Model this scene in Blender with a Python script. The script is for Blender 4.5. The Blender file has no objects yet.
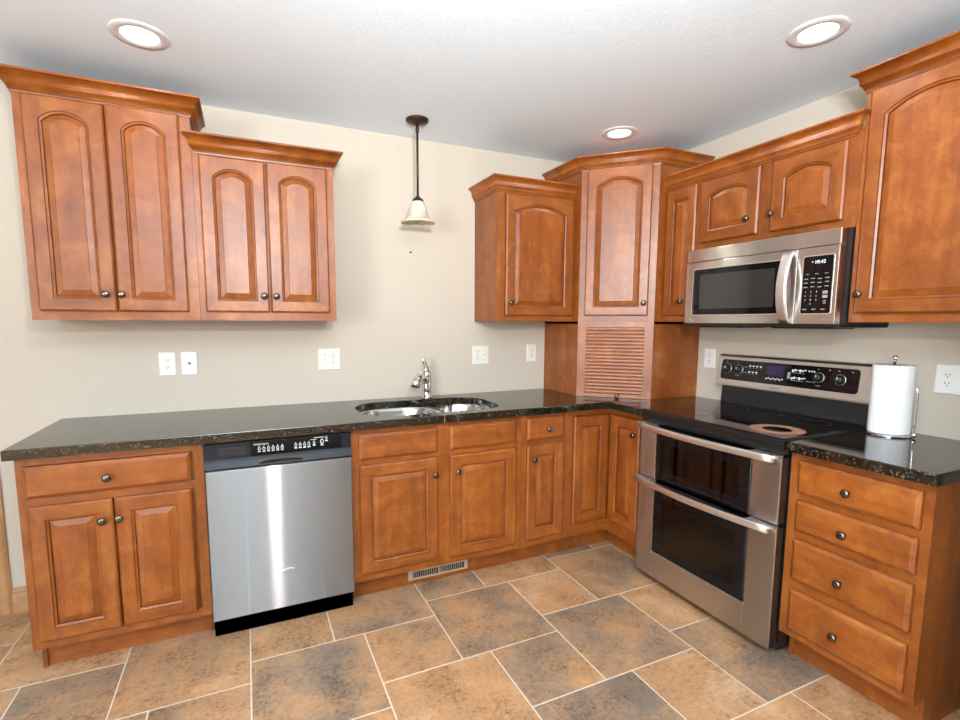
import bpy, bmesh, math, random
from mathutils import Vector, Matrix
from mathutils.geometry import tessellate_polygon
PI = math.pi
random.seed(7)
SC = bpy.context.scene
COL = SC.collection

# ---------------------------------------------------------------- camera
def cam_axes(yaw, pitch, roll):
    cy, sy, cp, sp, cr, sr = math.cos(yaw), math.sin(yaw), math.cos(pitch), math.sin(pitch), math.cos(roll), math.sin(roll)
    f = Vector((-sy*cp, cy*cp, sp)); r = Vector((cy, sy, 0)); u = r.cross(f)
    return cr*r + sr*u, -sr*r + cr*u, f
CX, CY, FPX = 469.489, 376.538, 494.878
cd = bpy.data.cameras.new('camera'); cam = bpy.data.objects.new('camera', cd); COL.objects.link(cam)
r, u, f = cam_axes(-.4237, -.1114, .0026)
M = Matrix((r, u, -f)).transposed().to_4x4(); M.translation = Vector((-2.5597, -2.9013, 1.3791))
cam.matrix_world = M
cd.sensor_width = 36; cd.lens = FPX/960*36
cd.shift_x = (480-CX)/960; cd.shift_y = (CY-360)/960
cd.clip_start = .05
SC.camera = cam

# ---------------------------------------------------------------- light, exposure
SC.view_settings.view_transform = 'Standard'
SC.view_settings.look = 'None'
SC.view_settings.gamma = 1
SC.view_settings.exposure = 0.10
w = bpy.data.worlds.new('world'); SC.world = w; w.use_nodes = True
w.node_tree.nodes['Background'].inputs[0].default_value = (.80, .90, 1, 1)
w.node_tree.nodes['Background'].inputs[1].default_value = 1.0
def area(name, loc, target, sx, sy, power, col=(1, 1, 1), shape='RECTANGLE', spread=PI):
    d = bpy.data.lights.new(name, 'AREA'); d.shape = shape; d.size = sx
    if shape in ('RECTANGLE', 'ELLIPSE'): d.size_y = sy
    d.energy = power; d.color = col; d.spread = spread
    o = bpy.data.objects.new(name, d); COL.objects.link(o); o.location = loc
    o.rotation_euler = (Vector(target)-Vector(loc)).to_track_quat('-Z', 'Y').to_euler()
    return o
area('sheen_light_left', (-6.55, -5.6, 1.55), (0, -5.6, 1.55), 2.4, 1.25, 280, (.88, .96, 1))  # added area light, placed to give the corner cabinet its sheen
area('camera_flash', (-2.38, -3.0, 1.85), (-1.5, -.4, 3.0), .10, .10, 27, (1, .965, .93), 'DISK', 2.5)
area('bounce_flash', (-2.6, -3.5, 1.72), (-2.6, -3.4, 2.44),   .30, .30, 195, (.82, .935, 1), 'DISK')

# ---------------------------------------------------------------- materials
MATS = {}
def new_mat(name):
    m = bpy.data.materials.new(name); m.use_nodes = True; MATS[name] = m
    nt = m.node_tree; return m, nt, nt.nodes['Principled BSDF']
def node(nt, t, **kw):
    n = nt.nodes.new(t)
    for k, v in kw.items(): setattr(n, k, v)
    return n
def plain(name, col, rough=.5, metal=0, spec=.5, coat=0, emit=None, estr=0):
    m, nt, b = new_mat(name)
    b.inputs['Base Color'].default_value = (*col, 1); b.inputs['Roughness'].default_value = rough
    b.inputs['Metallic'].default_value = metal; b.inputs['Specular IOR Level'].default_value = spec
    b.inputs['Coat Weight'].default_value = coat
    if emit: b.inputs['Emission Color'].default_value = (*emit, 1); b.inputs['Emission Strength'].default_value = estr
    # faint wear so that no surface is perfectly even
    tc = node(nt, 'ShaderNodeTexCoord'); nz = node(nt, 'ShaderNodeTexNoise'); nz.inputs['Scale'].default_value = 30
    mr = node(nt, 'ShaderNodeMapRange'); mr.inputs[3].default_value = max(0, rough-.02); mr.inputs[4].default_value = rough+.03
    nt.links.new(tc.outputs['Object'], nz.inputs['Vector']); nt.links.new(nz.outputs['Fac'], mr.inputs[0]); nt.links.new(mr.outputs[0], b.inputs['Roughness'])
    return m
def ramp(nt, stops):
    r = node(nt, 'ShaderNodeValToRGB'); e = r.color_ramp.elements
    e[0].position, e[0].color = stops[0][0], (*stops[0][1], 1)
    e[1].position, e[1].color = stops[-1][0], (*stops[-1][1], 1)
    for p, c in stops[1:-1]:
        k = e.new(p); k.color = (*c, 1)
    return r
def wood(name, vertical, dark, mid, light, rough=.40, coat=.06):
    m, nt, b = new_mat(name); L = nt.links.new
    tc = node(nt, 'ShaderNodeTexCoord'); oi = node(nt, 'ShaderNodeObjectInfo')
    add = node(nt, 'ShaderNodeVectorMath', operation='ADD'); sc = node(nt, 'ShaderNodeVectorMath', operation='SCALE')
    cb = node(nt, 'ShaderNodeCombineXYZ')
    for i in range(3): L(oi.outputs['Random'], cb.inputs[i])
    L(cb.outputs[0], sc.inputs[0]); sc.inputs['Scale'].default_value = 17
    L(tc.outputs['Object'], add.inputs[0]); L(sc.outputs[0], add.inputs[1])
    mp = node(nt, 'ShaderNodeMapping'); mp.inputs['Scale'].default_value = (9, 9, .9) if vertical else (.9, 9, 9)
    L(add.outputs[0], mp.inputs['Vector'])
    n1 = node(nt, 'ShaderNodeTexNoise'); n1.inputs['Scale'].default_value = 2.2; n1.inputs['Detail'].default_value = 6; n1.inputs['Roughness'].default_value = .6
    n1.inputs['Distortion'].default_value = .6
    L(mp.outputs[0], n1.inputs['Vector'])
    n2 = node(nt, 'ShaderNodeTexNoise'); n2.inputs['Scale'].default_value = 9; n2.inputs['Detail'].default_value = 7; n2.inputs['Roughness'].default_value = .7; n2.inputs['Distortion'].default_value = .8
    L(add.outputs[0], n2.inputs['Vector'])
    n3 = node(nt, 'ShaderNodeTexNoise'); n3.inputs['Scale'].default_value = 40; n3.inputs['Detail'].default_value = 2
    L(mp.outputs[0], n3.inputs['Vector'])
    mx = node(nt, 'ShaderNodeMix'); mx.inputs[0].default_value = .6
    L(n1.outputs['Fac'], mx.inputs[2]); L(n2.outputs['Fac'], mx.inputs[3])
    mx2 = node(nt, 'ShaderNodeMix'); mx2.inputs[0].default_value = .08
    L(mx.outputs[0], mx2.inputs[2]); L(n3.outputs['Fac'], mx2.inputs[3])
    rp = ramp(nt, [(.34, dark), (.5, mid), (.66, light)])
    L(mx2.outputs[0], rp.inputs[0])
    hs = node(nt, 'ShaderNodeHueSaturation'); mr = node(nt, 'ShaderNodeMapRange'); mr.inputs[3].default_value = .92; mr.inputs[4].default_value = 1.08
    L(oi.outputs['Random'], mr.inputs[0]); L(mr.outputs[0], hs.inputs['Value']); L(rp.outputs[0], hs.inputs['Color'])
    L(hs.outputs[0], b.inputs['Base Color'])
    b.inputs['Roughness'].default_value = rough; b.inputs['Specular IOR Level'].default_value = .62
    b.inputs['Coat Weight'].default_value = coat; b.inputs['Coat Roughness'].default_value = .28
    bp = node(nt, 'ShaderNodeBump'); bp.inputs['Strength'].default_value = .04; bp.inputs['Distance'].default_value = .001
    L(n3.outputs['Fac'], bp.inputs['Height']); L(bp.outputs[0], b.inputs['Normal'])
    return m
WD, WM, WL = (.152, .032, .002), (.252, .062, .005), (.385, .122, .018)
WV = wood('maple_vertical', True, WD, WM, WL)
WH = wood('maple_horizontal', False, WD, WM, WL)
GROOVE_SHADE = wood('maple_groove_shade', True, (.07, .018, .003), (.10, .027, .005), (.14, .04, .008))  # dark brown stands for shade in the door grooves and crown lines
OAK = wood('oak_trim', True, (.30, .15, .06), (.42, .22, .10), (.5, .29, .15), .4, .2)
OAKH = wood('oak_trim_flat', False, (.30, .15, .06), (.42, .22, .10), (.5, .29, .15), .4, .2)

def wall_mat(name, col, scale, strength, dist):
    m, nt, b = new_mat(name); L = nt.links.new
    tc = node(nt, 'ShaderNodeTexCoord'); n = node(nt, 'ShaderNodeTexNoise'); n.inputs['Scale'].default_value = scale; n.inputs['Detail'].default_value = 4
    n.inputs['Distortion'].default_value = 1.2
    L(tc.outputs['Object'], n.inputs['Vector'])
    bp = node(nt, 'ShaderNodeBump'); bp.inputs['Strength'].default_value = strength; bp.inputs['Distance'].default_value = dist
    L(n.outputs['Fac'], bp.inputs['Height']); L(bp.outputs[0], b.inputs['Normal'])
    b.inputs['Base Color'].default_value = (*col, 1); b.inputs['Roughness'].default_value = .75; b.inputs['Specular IOR Level'].default_value = .3
    return m
PAINT = wall_mat('beige_wall_paint', (.58, .512, .425), 90, .05, .001)
CEIL = wall_mat('white_ceiling_texture', (.79, .88, .96), 38, .32, .003)
WHITE_TRIM = plain('white_trim', (.8, .8, .78), .45)

def granite():
    m, nt, b = new_mat('dark_granite'); L = nt.links.new
    tc = node(nt, 'ShaderNodeTexCoord')
    v = node(nt, 'ShaderNodeTexVoronoi'); v.inputs['Scale'].default_value = 210
    n = node(nt, 'ShaderNodeTexNoise'); n.inputs['Scale'].default_value = 120; n.inputs['Detail'].default_value = 5
    L(tc.outputs['Object'], v.inputs['Vector']); L(tc.outputs['Object'], n.inputs['Vector'])
    sp = node(nt, 'ShaderNodeSeparateColor'); L(v.outputs['Color'], sp.inputs[0])
    r1 = ramp(nt, [(.0, (.004, .004, .0035)), (.55, (.008, .008, .006)), (.78, (.024, .020, .010)), (.91, (.070, .050, .024)), (1, (.15, .13, .09))])
    L(sp.outputs[0], r1.inputs[0])
    r2 = ramp(nt, [(.42, (.2, .2, .2)), (.58, (1, 1, 1))]); L(n.outputs['Fac'], r2.inputs[0])
    mu = node(nt, 'ShaderNodeMix', data_type='RGBA', blend_type='MULTIPLY'); mu.inputs[0].default_value = 1
    L(r1.outputs[0], mu.inputs[6]); L(r2.outputs[0], mu.inputs[7])
    L(mu.outputs[2], b.inputs['Base Color'])
    b.inputs['Roughness'].default_value = .07; b.inputs['IOR'].default_value = 1.75
    return m
GRAN = granite()

def steel(name, axis, col=(.62, .60, .58), rough=.22, aniso=.85):
    """brushed stainless; axis = brushing direction in object space, highlights fan out across it"""
    m, nt, b = new_mat(name); L = nt.links.new
    out = nt.nodes['Material Output']; nt.nodes.remove(b)
    g = node(nt, 'ShaderNodeBsdfAnisotropic'); g.inputs['Color'].default_value = (*col, 1); g.inputs['Anisotropy'].default_value = aniso
    tc = node(nt, 'ShaderNodeTexCoord'); mp = node(nt, 'ShaderNodeMapping')
    s = [500, 500, 500]; s['XYZ'.index(axis)] = 6; mp.inputs['Scale'].default_value = s
    n = node(nt, 'ShaderNodeTexNoise'); n.inputs['Scale'].default_value = 1; n.inputs['Detail'].default_value = 2
    L(tc.outputs['Object'], mp.inputs['Vector']); L(mp.outputs[0], n.inputs['Vector'])
    mr = node(nt, 'ShaderNodeMapRange'); mr.inputs[3].default_value = rough-.02; mr.inputs[4].default_value = rough+.02
    L(n.outputs['Fac'], mr.inputs[0]); L(mr.outputs[0], g.inputs['Roughness'])
    cx = node(nt, 'ShaderNodeCombineXYZ'); cx.inputs['XYZ'.index(axis)].default_value = 1
    vt = node(nt, 'ShaderNodeVectorTransform', vector_type='VECTOR', convert_from='OBJECT', convert_to='WORLD')
    L(cx.outputs[0], vt.inputs[0]); L(vt.outputs[0], g.inputs['Tangent']); L(g.outputs[0], out.inputs[0])
    return m
STEEL = steel('brushed_steel_across', 'X')
STEELMW = steel('brushed_steel_microwave', 'X', (.80, .765, .72), .26, .8)
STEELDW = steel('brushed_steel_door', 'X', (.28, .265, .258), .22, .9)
SINK = steel('sink_steel', 'X', (.66, .65, .64), .26, .3)
CHROME = plain('chrome', (.78, .78, .78), .08, 1)
SATIN = plain('satin_aluminium', (.90, .89, .88), .38, 1)
CONSOLE = plain('console_steel', (.74, .72, .70), .34, 1)
PEWTER = plain('dark_pewter', (.16, .14, .125), .22, 1)
BRONZE = plain('oil_rubbed_bronze', (.045, .024, .014), .38, .6)
BLACK = plain('black_enamel', (.010, .010, .011), .22)
BLACKP = plain('black_plastic', (.016, .016, .018), .32)
CHARC = plain('charcoal_plastic', (.013, .014, .017), .38, spec=.22)
GLASSB = plain('black_glass', (.004, .004, .005), .04, spec=.4)
COOK = plain('cooktop_glass', (.005, .005, .006), .035, spec=.6)
MWIN = plain('microwave_window', (.030, .028, .026), .06, spec=.6)
RINGM = plain('burner_ring_brown', (.42, .20, .12), .35)
PRINT = plain('white_print', (.75, .76, .76), .6)
GREYP = plain('grey_print', (.28, .28, .29), .6)
PLATE = plain('white_plate', (.86, .86, .83), .35)
TRIMRING = plain('trim_ring_white', (.66, .67, .68), .45)
PLATE_SHADE = plain('ivory_plate', (.82, .80, .72), .35)
SLOT = plain('dark_slot', (.02, .018, .016), .6)
PAPER = plain('white_paper', (.90, .90, .90), .9, spec=.1)
CARD = plain('cardboard_core', (.35, .24, .15), .8)
VENTM = plain('beige_vent_metal', (.40, .31, .22), .45)
CLOCK = plain('clock_digits', (.1, .2, .3), .5, emit=(.75, .88, 1), estr=2.2)
PURPLE = plain('display_violet', (.02, .008, .045), .08, emit=(.10, .05, .30), estr=.05)
CAV = plain('oven_cavity_enamel', (.10, .09, .08), .35)
RACK = plain('oven_rack_wire', (.45, .42, .40), .3, .9)
GOLDBADGE = plain('silver_badge', (.6, .6, .6), .3, .8)
def pane_mat(name, tint, refl=.06):
    m, nt, b = new_mat(name); L = nt.links.new
    out = nt.nodes['Material Output']; nt.nodes.remove(b)
    tr = node(nt, 'ShaderNodeBsdfTransparent'); tr.inputs[0].default_value = (*tint, 1)
    gl = node(nt, 'ShaderNodeBsdfGlossy'); gl.inputs['Roughness'].default_value = .03
    fr = node(nt, 'ShaderNodeFresnel'); fr.inputs[0].default_value = 1.6
    mx = node(nt, 'ShaderNodeMixShader'); L(fr.outputs[0], mx.inputs[0]); L(tr.outputs[0], mx.inputs[1]); L(gl.outputs[0], mx.inputs[2]); L(mx.outputs[0], out.inputs[0])
    return m
PANE = pane_mat('tinted_oven_glass', (.60, .56, .50))
def shade_mat():
    m, nt, b = new_mat('alabaster_shade_glass'); L = nt.links.new
    tc = node(nt, 'ShaderNodeTexCoord'); n = node(nt, 'ShaderNodeTexNoise'); n.inputs['Scale'].default_value = 14; n.inputs['Detail'].default_value = 3; n.inputs['Distortion'].default_value = 1.5
    L(tc.outputs['Object'], n.inputs['Vector'])
    rp = ramp(nt, [(.35, (.62, .56, .42)), (.65, (.84, .80, .68))]); L(n.outputs['Fac'], rp.inputs[0]); L(rp.outputs[0], b.inputs['Base Color'])
    b.inputs['Roughness'].default_value = .25; b.inputs['Subsurface Weight'].default_value = .0
    b.inputs['Transmission Weight'].default_value = .15
    return m
SHADE = shade_mat()
LENS = plain('lit_lens', (.9, .88, .82), .5, emit=(1, .97, .93), estr=2.5)

def tile_mat():
    m, nt, b = new_mat('slate_look_tile'); L = nt.links.new
    at = node(nt, 'ShaderNodeAttribute', attribute_name='tone')
    geo = node(nt, 'ShaderNodeTexCoord')
    off = node(nt, 'ShaderNodeVectorMath', operation='SCALE'); off.inputs['Scale'].default_value = 9
    L(at.outputs['Color'], off.inputs[0])
    ad = node(nt, 'ShaderNodeVectorMath', operation='ADD'); L(geo.outputs['Object'], ad.inputs[0]); L(off.outputs[0], ad.inputs[1])
    n1 = node(nt, 'ShaderNodeTexNoise'); n1.inputs['Scale'].default_value = 3.4; n1.inputs['Detail'].default_value = 7; n1.inputs['Roughness'].default_value = .62; n1.inputs['Distortion'].default_value = .5
    n2 = node(nt, 'ShaderNodeTexNoise'); n2.inputs['Scale'].default_value = 60; n2.inputs['Detail'].default_value = 7; n2.inputs['Roughness'].default_value = .82
    n3 = node(nt, 'ShaderNodeTexNoise'); n3.inputs['Scale'].default_value = 7; n3.inputs['Detail'].default_value = 5
    for n in (n1, n2, n3): L(ad.outputs[0], n.inputs['Vector'])
    sep = node(nt, 'ShaderNodeSeparateColor'); L(at.outputs['Color'], sep.inputs[0])
    # base drift: each tile leans to rust, tan or grey
    s1 = node(nt, 'ShaderNodeMath', operation='MULTIPLY_ADD'); s1.inputs[1].default_value = .24; L(sep.outputs[0], s1.inputs[0])
    s0 = node(nt, 'ShaderNodeMath', operation='SUBTRACT'); s0.inputs[1].default_value = .12; L(n1.outputs['Fac'], s0.inputs[0]); L(s0.outputs[0], s1.inputs[2])
    rp = ramp(nt, [(.24, (.20, .150, .112)), (.38, (.335, .210, .130)), (.50, (.445, .252, .130)), (.62, (.51, .270, .126)), (.78, (.60, .38, .225))])
    L(s1.outputs[0], rp.inputs[0])
    # fine pits and veins, denser in some areas of a tile
    mul = node(nt, 'ShaderNodeMath', operation='MULTIPLY_ADD'); mul.inputs[1].default_value = .45; L(n3.outputs['Fac'], mul.inputs[0]); L(n2.outputs['Fac'], mul.inputs[2])
    r2 = ramp(nt, [(.52, (.22, .20, .18)), (.60, (.56, .53, .50)), (.68, (.88, .87, .86)), (.76, (1.02, 1.02, 1.02)), (.92, (1.22, 1.21, 1.19))]); L(mul.outputs[0], r2.inputs[0])
    mu = node(nt, 'ShaderNodeMix', data_type='RGBA', blend_type='MULTIPLY'); mu.inputs[0].default_value = 1
    L(rp.outputs[0], mu.inputs[6]); L(r2.outputs[0], mu.inputs[7])
    L(mu.outputs[2], b.inputs['Base Color'])
    b.inputs['Roughness'].default_value = .36; b.inputs['Specular IOR Level'].default_value = .5
    bp = node(nt, 'ShaderNodeBump'); bp.inputs['Strength'].default_value = .25; bp.inputs['Distance'].default_value = .003
    L(mul.outputs[0], bp.inputs['Height']); L(bp.outputs[0], b.inputs['Normal'])
    return m
TILE = tile_mat()
GROUT = plain('sand_grout', (.72, .64, .52), .85)

# ---------------------------------------------------------------- mesh helpers
class MB:
    """collects shapes and links them as one mesh object"""
    def __init__(s): s.bm = bmesh.new(); s.mats = []
    def mi(s, m):
        if m not in s.mats: s.mats.append(m)
        return s.mats.index(m)
    def face(s, vs, m):
        try: fc = s.bm.faces.new(vs); fc.material_index = s.mi(m); return fc
        except ValueError: return None
    def box(s, x0, x1, y0, y1, z0, z1, m, bevel=0):
        x0, x1 = sorted((x0, x1)); y0, y1 = sorted((y0, y1)); z0, z1 = sorted((z0, z1))
        if bevel:
            b2 = bmesh.new(); bmesh.ops.create_cube(b2, size=1)
            for v in b2.verts: v.co = Vector(((x0+x1)/2+v.co.x*(x1-x0), (y0+y1)/2+v.co.y*(y1-y0), (z0+z1)/2+v.co.z*(z1-z0)))
            bmesh.ops.bevel(b2, geom=b2.edges[:], offset=bevel, segments=2, affect='EDGES', profile=.5)
            s.merge(b2, m); return
        v = [s.bm.verts.new(p) for p in ((x0, y0, z0), (x1, y0, z0), (x1, y1, z0), (x0, y1, z0), (x0, y0, z1), (x1, y0, z1), (x1, y1, z1), (x0, y1, z1))]
        for q in ((3, 2, 1, 0), (4, 5, 6, 7), (0, 1, 5, 4), (1, 2, 6, 5), (2, 3, 7, 6), (3, 0, 4, 7)): s.face([v[i] for i in q], m)
    def merge(s, b2, m):
        mp = {}
        for v in b2.verts: mp[v] = s.bm.verts.new(v.co)
        for fc in b2.faces:
            g = s.face([mp[v] for v in fc.verts], m)
            if g: g.smooth = fc.smooth
        b2.free()
    def loops(s, rings, m, close_first=False, close_last=False, smooth=False, cyclic=True):
        """bridge rings of equal length"""
        R = [[s.bm.verts.new(p) for p in ring] for ring in rings]
        n = len(R[0])
        for a, b in zip(R, R[1:]):
            for i in range(n if cyclic else n-1):
                fc = s.face([a[i], a[(i+1) % n], b[(i+1) % n], b[i]], m)
                if fc: fc.smooth = smooth
        if close_first: s.face(list(reversed(R[0])), m)
        if close_last: s.face(R[-1], m)
        return R
    def prism(s, pts, axis, a0, a1, m):
        """extrude 2D polygon along axis: 'z' pts=(x,y); 'x' pts=(y,z); 'y' pts=(x,z)"""
        def P(p, a): return {'z': (p[0], p[1], a), 'x': (a, p[0], p[1]), 'y': (p[0], a, p[1])}[axis]
        s.loops([[P(p, a0) for p in pts], [P(p, a1) for p in pts]], m, True, True)
    def lathe(s, prof, center, m, axis='z', seg=24, smooth=True, cap=True, mtx=None):
        """prof = [(radius, along)] turned about an axis through center"""
        rings = []
        for rr, h in prof:
            ring = []
            for i in range(seg):
                a = 2*PI*i/seg; c, sn = max(rr, 1e-5)*math.cos(a), max(rr, 1e-5)*math.sin(a)
                p = {'z': (c, sn, h), '-y': (c, -h, sn), '-x': (-h, c, sn)}[axis]
                p = Vector(p)
                if mtx: p = mtx @ p
                ring.append(p+Vector(center))
            rings.append(ring)
        s.loops(rings, m, cap, cap, smooth)
    def tube(s, pts, rad, m, seg=10, smooth=True, flat=None):
        """sweep a circle (or flat=(w,h) rounded bar) along a polyline"""
        pts = [Vector(p) for p in pts]; rings = []
        up0 = Vector((0, 0, 1))
        for i, p in enumerate(pts):
            t = (pts[min(i+1, len(pts)-1)]-pts[max(i-1, 0)]).normalized()
            up = up0 if abs(t.dot(up0)) < .95 else Vector((1, 0, 0))
            sx = t.cross(up).normalized(); sy = sx.cross(t).normalized()
            rr = rad[i] if isinstance(rad, (list, tuple)) else rad
            ring = []
            for k in range(seg):
                a = 2*PI*k/seg
                if flat:
                    c, d = math.cos(a), math.sin(a); e = .35
                    x = math.copysign(abs(c)**e, c)*flat[0]; y = math.copysign(abs(d)**e, d)*flat[1]
                    ring.append(p+sx*x+sy*y)
                else: ring.append(p+(sx*math.cos(a)+sy*math.sin(a))*rr)
            rings.append(ring)
        s.loops(rings, m, True, True, smooth)
    def text(s, string, size, x, y, z, m, align='CENTER', depth=.0004, mtx=None):
        """raised lettering on a face that looks along local -y"""
        cu = bpy.data.curves.new('t', 'FONT'); cu.body = string; cu.size = size; cu.align_x = align; cu.align_y = 'CENTER'; cu.resolution_u = 2
        ob = bpy.data.objects.new('t', cu); me = bpy.data.meshes.new_from_object(ob)
        b2 = bmesh.new(); b2.from_mesh(me)
        for v in b2.verts:
            v.co = Vector((x+v.co.x, y-depth, z+v.co.y))
        s.merge(b2, m); bpy.data.objects.remove(ob); bpy.data.curves.remove(cu); bpy.data.meshes.remove(me)
    def build(s, name, parent=None, smooth_angle=None, label=None, weld=False):
        if weld: bmesh.ops.remove_doubles(s.bm, verts=s.bm.verts[:], dist=1e-5)
        bmesh.ops.recalc_face_normals(s.bm, faces=s.bm.faces[:])
        me = bpy.data.meshes.new(name); s.bm.to_mesh(me); s.bm.free()
        for m in s.mats: me.materials.append(m)
        o = bpy.data.objects.new(name, me); COL.objects.link(o)
        if parent: o.parent = parent
        if label: o['label'] = label
        return o
def thing(name, label, cat, loc=(0, 0, 0), rz=0, group=None):
    o = bpy.data.objects.new(name, None); COL.objects.link(o); o.empty_display_size = .1
    o.location = loc; o.rotation_euler = (0, 0, rz); tag(o, label, cat, group); return o
def tag(o, label, cat, group=None):
    o['label'] = label; o['category'] = cat; o['kind'] = 'thing'
    if group: o['group'] = group
def struct(o): o['kind'] = 'structure'; return o
def rrect(x0, x1, z0, z1, rad, n=5):
    """rounded rectangle outline, counter-clockwise"""
    out = []
    if not isinstance(rad, (tuple, list)): rad = (rad,)*4
    for (cx, cz, a0), rd in zip(((x0, z0, PI), (x1, z0, 1.5*PI), (x1, z1, 0), (x0, z1, .5*PI)), rad):
        ox = cx+rd if cx == x0 else cx-rd; oz = cz+rd if cz == z0 else cz-rd
        for i in range(n+1):
            a = a0+PI/2*i/n; out.append((ox+rd*math.cos(a), oz+rd*math.sin(a)))
    return out
def panel(mb, outline, y0, y1, m, edge=.001):
    """flat rounded plate standing at y1 in front of y0 (y1 < y0)"""
    cx = sum(p[0] for p in outline)/len(outline); cz = sum(p[1] for p in outline)/len(outline)
    def ins(e):
        out = []
        n = len(outline)
        for i, p in enumerate(outline):
            a, c = Vector(outline[i-1]), Vector(outline[(i+1) % n]); t = (c-a); nn = Vector((-t.y, t.x)).normalized()
            out.append((p[0]+nn.x*e, p[1]+nn.y*e))
        return out
    i1 = ins(edge)
    mb.loops([[(p[0], y0, p[1]) for p in outline], [(p[0], y1+edge, p[1]) for p in outline], [(p[0], y1, p[1]) for p in i1]], m, True, True)

# ================================================================ SETTING
XW0, YW0, H = -6.6, -8.5, 2.44
mb = MB(); mb.box(XW0-.1, .1, 0, .1, -.05, H+.05, PAINT); struct(mb.build('wall_back'))
mb = MB(); mb.box(0, .1, -2.39, 0, -.05, H+.05, PAINT); struct(mb.build('wall_right'))
XE = 3.0      # the room opens to the right past the end of that wall
mb = MB(); mb.box(-.85, XE, -2.50, -2.39, -.05, H+.05, PAINT); struct(mb.build('shade_partition'))  # unseen partition, added to shade the drawer cabinet's end panel
mb = MB(); mb.box(XE, XE+.1, YW0-.1, -2.45, -.05, H+.05, PAINT); struct(mb.build('wall_far'))
WY0, WY1 = -6.8, -4.4
mb = MB()
for a in ((YW0-.1, WY0, -.05, H+.05), (WY1, 0, -.05, H+.05), (WY0, WY1, -.05, .9), (WY0, WY1, 2.2, H+.05)): mb.box(XW0-.1, XW0, a[0], a[1], a[2], a[3], PAINT)
struct(mb.build('wall_left'))
mb = MB(); mb.box(XW0-.1, XE+.1, YW0-.1, YW0, -.05, H+.05, PAINT); struct(mb.build('wall_rear'))
mb = MB()
for y in (WY0, (WY0+WY1)/2-.02, WY1-.04): mb.box(XW0-.07, XW0-.02, y, y+.04, .9, 2.2, WHITE_TRIM)
for z in (.9, 2.16): mb.box(XW0-.07, XW0-.02, WY0, WY1, z, z+.04, WHITE_TRIM)
struct(mb.build('sheen_window_1'))  # unseen window frame, added around the sheen light
mb = MB(); mb.box(XW0-.1, XE+.1, YW0-.1, .1, H, H+.08, CEIL); struct(mb.build('ceiling'))

# floor: two sizes of square tile in a pinwheel layout over a grout bed
def floor_mesh():
    mb = MB(); A, B = .4610, .3340; g = .0029
    mb.box(XW0-.1, XE+.1, YW0-.1, .1, -.05, -.0015, GROUT)
    lay = mb.bm.loops.layers.float_color.new('tone')
    def tile(x0, y0, sz):
        x1, y1 = x0+sz, y0+sz
        x0, y0, x1, y1 = max(x0, XW0), max(y0, YW0), min(x1, XE), min(y1, 0)
        if x1-x0 < .02 or y1-y0 < .02: return
        c = (random.random(), random.random(), random.random(), 1)
        def ring(i, z): return [(x0+i, y0+i, z), (x1-i, y0+i, z), (x1-i, y1-i, z), (x0+i, y1-i, z)]
        R = [[mb.bm.verts.new(p) for p in ring(*a)] for a in ((g, -.0016), (g, -.0008), (g+.0016, 0))]
        fs = []
        for a, b in zip(R, R[1:]):
            for i in range(4): fs.append(mb.face([a[i], a[(i+1) % 4], b[(i+1) % 4], b[i]], TILE))
        fs.append(mb.face(R[-1], TILE))
        for fc in fs:
            for l in fc.loops: l[lay] = c
    for i in range(-34, 35):
        for j in range(-34, 35):
            ox = -1.804+i*A+j*B; oy = -1.168-i*B+j*A
            if ox < XW0-1 or ox > XE+.5 or oy < YW0-1 or oy > .5: continue
            tile(ox, oy, A); tile(ox+A, oy+A-B, B)
    return mb.build('floor')
struct(floor_mesh())

# door casing and baseboard beyond the end of the cabinets
mb = MB()
prof = [(-3.617, 0), (-3.617, -.010), (-3.628, -.016), (-3.634, -.010), (-3.655, -.014), (-3.685, -.018), (-3.69, -.018), (-3.69, 0)]
mb.prism(prof, 'z', 0, 2.1, OAK)
mb.box(-4.62, -3.617, -.018, 0, 2.1, 2.17, OAKH); mb.box(-4.62, -4.55, -.018, 0, 0, 2.1, OAK)
struct(mb.build('trim_1'))
mb = MB(); mb.box(-4.55, -3.69, -.012, .0, .005, 2.1, WHITE_TRIM); mb.box(-4.44, -3.80, -.016, -.012, .25, .95, WHITE_TRIM); mb.box(-4.44, -3.80, -.016, -.012, 1.1, 1.95, WHITE_TRIM)
struct(mb.build('door_1'))
mb = MB(); mb.prism([(0, 0), (-.016, 0), (-.016, .085), (-.011, .092), (-.011, .105), (-.005, .112), (-.003, .122), (0, .122)], 'x', -3.616, -3.354, OAKH)
struct(mb.build('baseboard_back'))

# ================================================================ CABINETRY
ZT, ZTOP, ZB = .119, .876, 1.379     # toe-kick height, cabinet top, bottom of wall cabinets
T = .020                              # door thickness
def arch_outline(x0, x1, z0, z1, rise, inset, n=10):
    """opening outline inset by `inset`; last corner points follow a circular arch of the given rise (0 = square)"""
    pts = [(x0+inset, z0+inset), (x1-inset, z0+inset)]
    if rise <= 0:
        top = [(x1-inset, z1-inset)]+[(x1-inset+(x0-x1+2*inset)*i/n, z1-inset) for i in range(1, n)]+[(x0+inset, z1-inset)]
        return pts+top
    hw = (x1-x0)/2; R = (hw*hw+rise*rise)/(2*rise); cx = (x0+x1)/2; cz = z1-R
    h2 = hw-inset; R2 = R-inset; a = math.asin(h2/R2)
    return pts+[(cx+R2*math.sin(a-2*a*i/n), cz+R2*math.cos(a-2*a*i/n)) for i in range(n+1)]
def knob_mesh(mb, x, y, z, m=PEWTER, r=.0155):
    k = r/.0155
    mb.lathe([(.0075*k, 0), (.0075*k, .003), (.0052*k, .006), (.0052*k, .011), (.010*k, .0145), (.0150*k, .0175), (.0155*k, .0205), (.0135*k, .0245), (.008*k, .027), (.0, .0278)], (x, y, z), m, '-y', 20)
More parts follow.
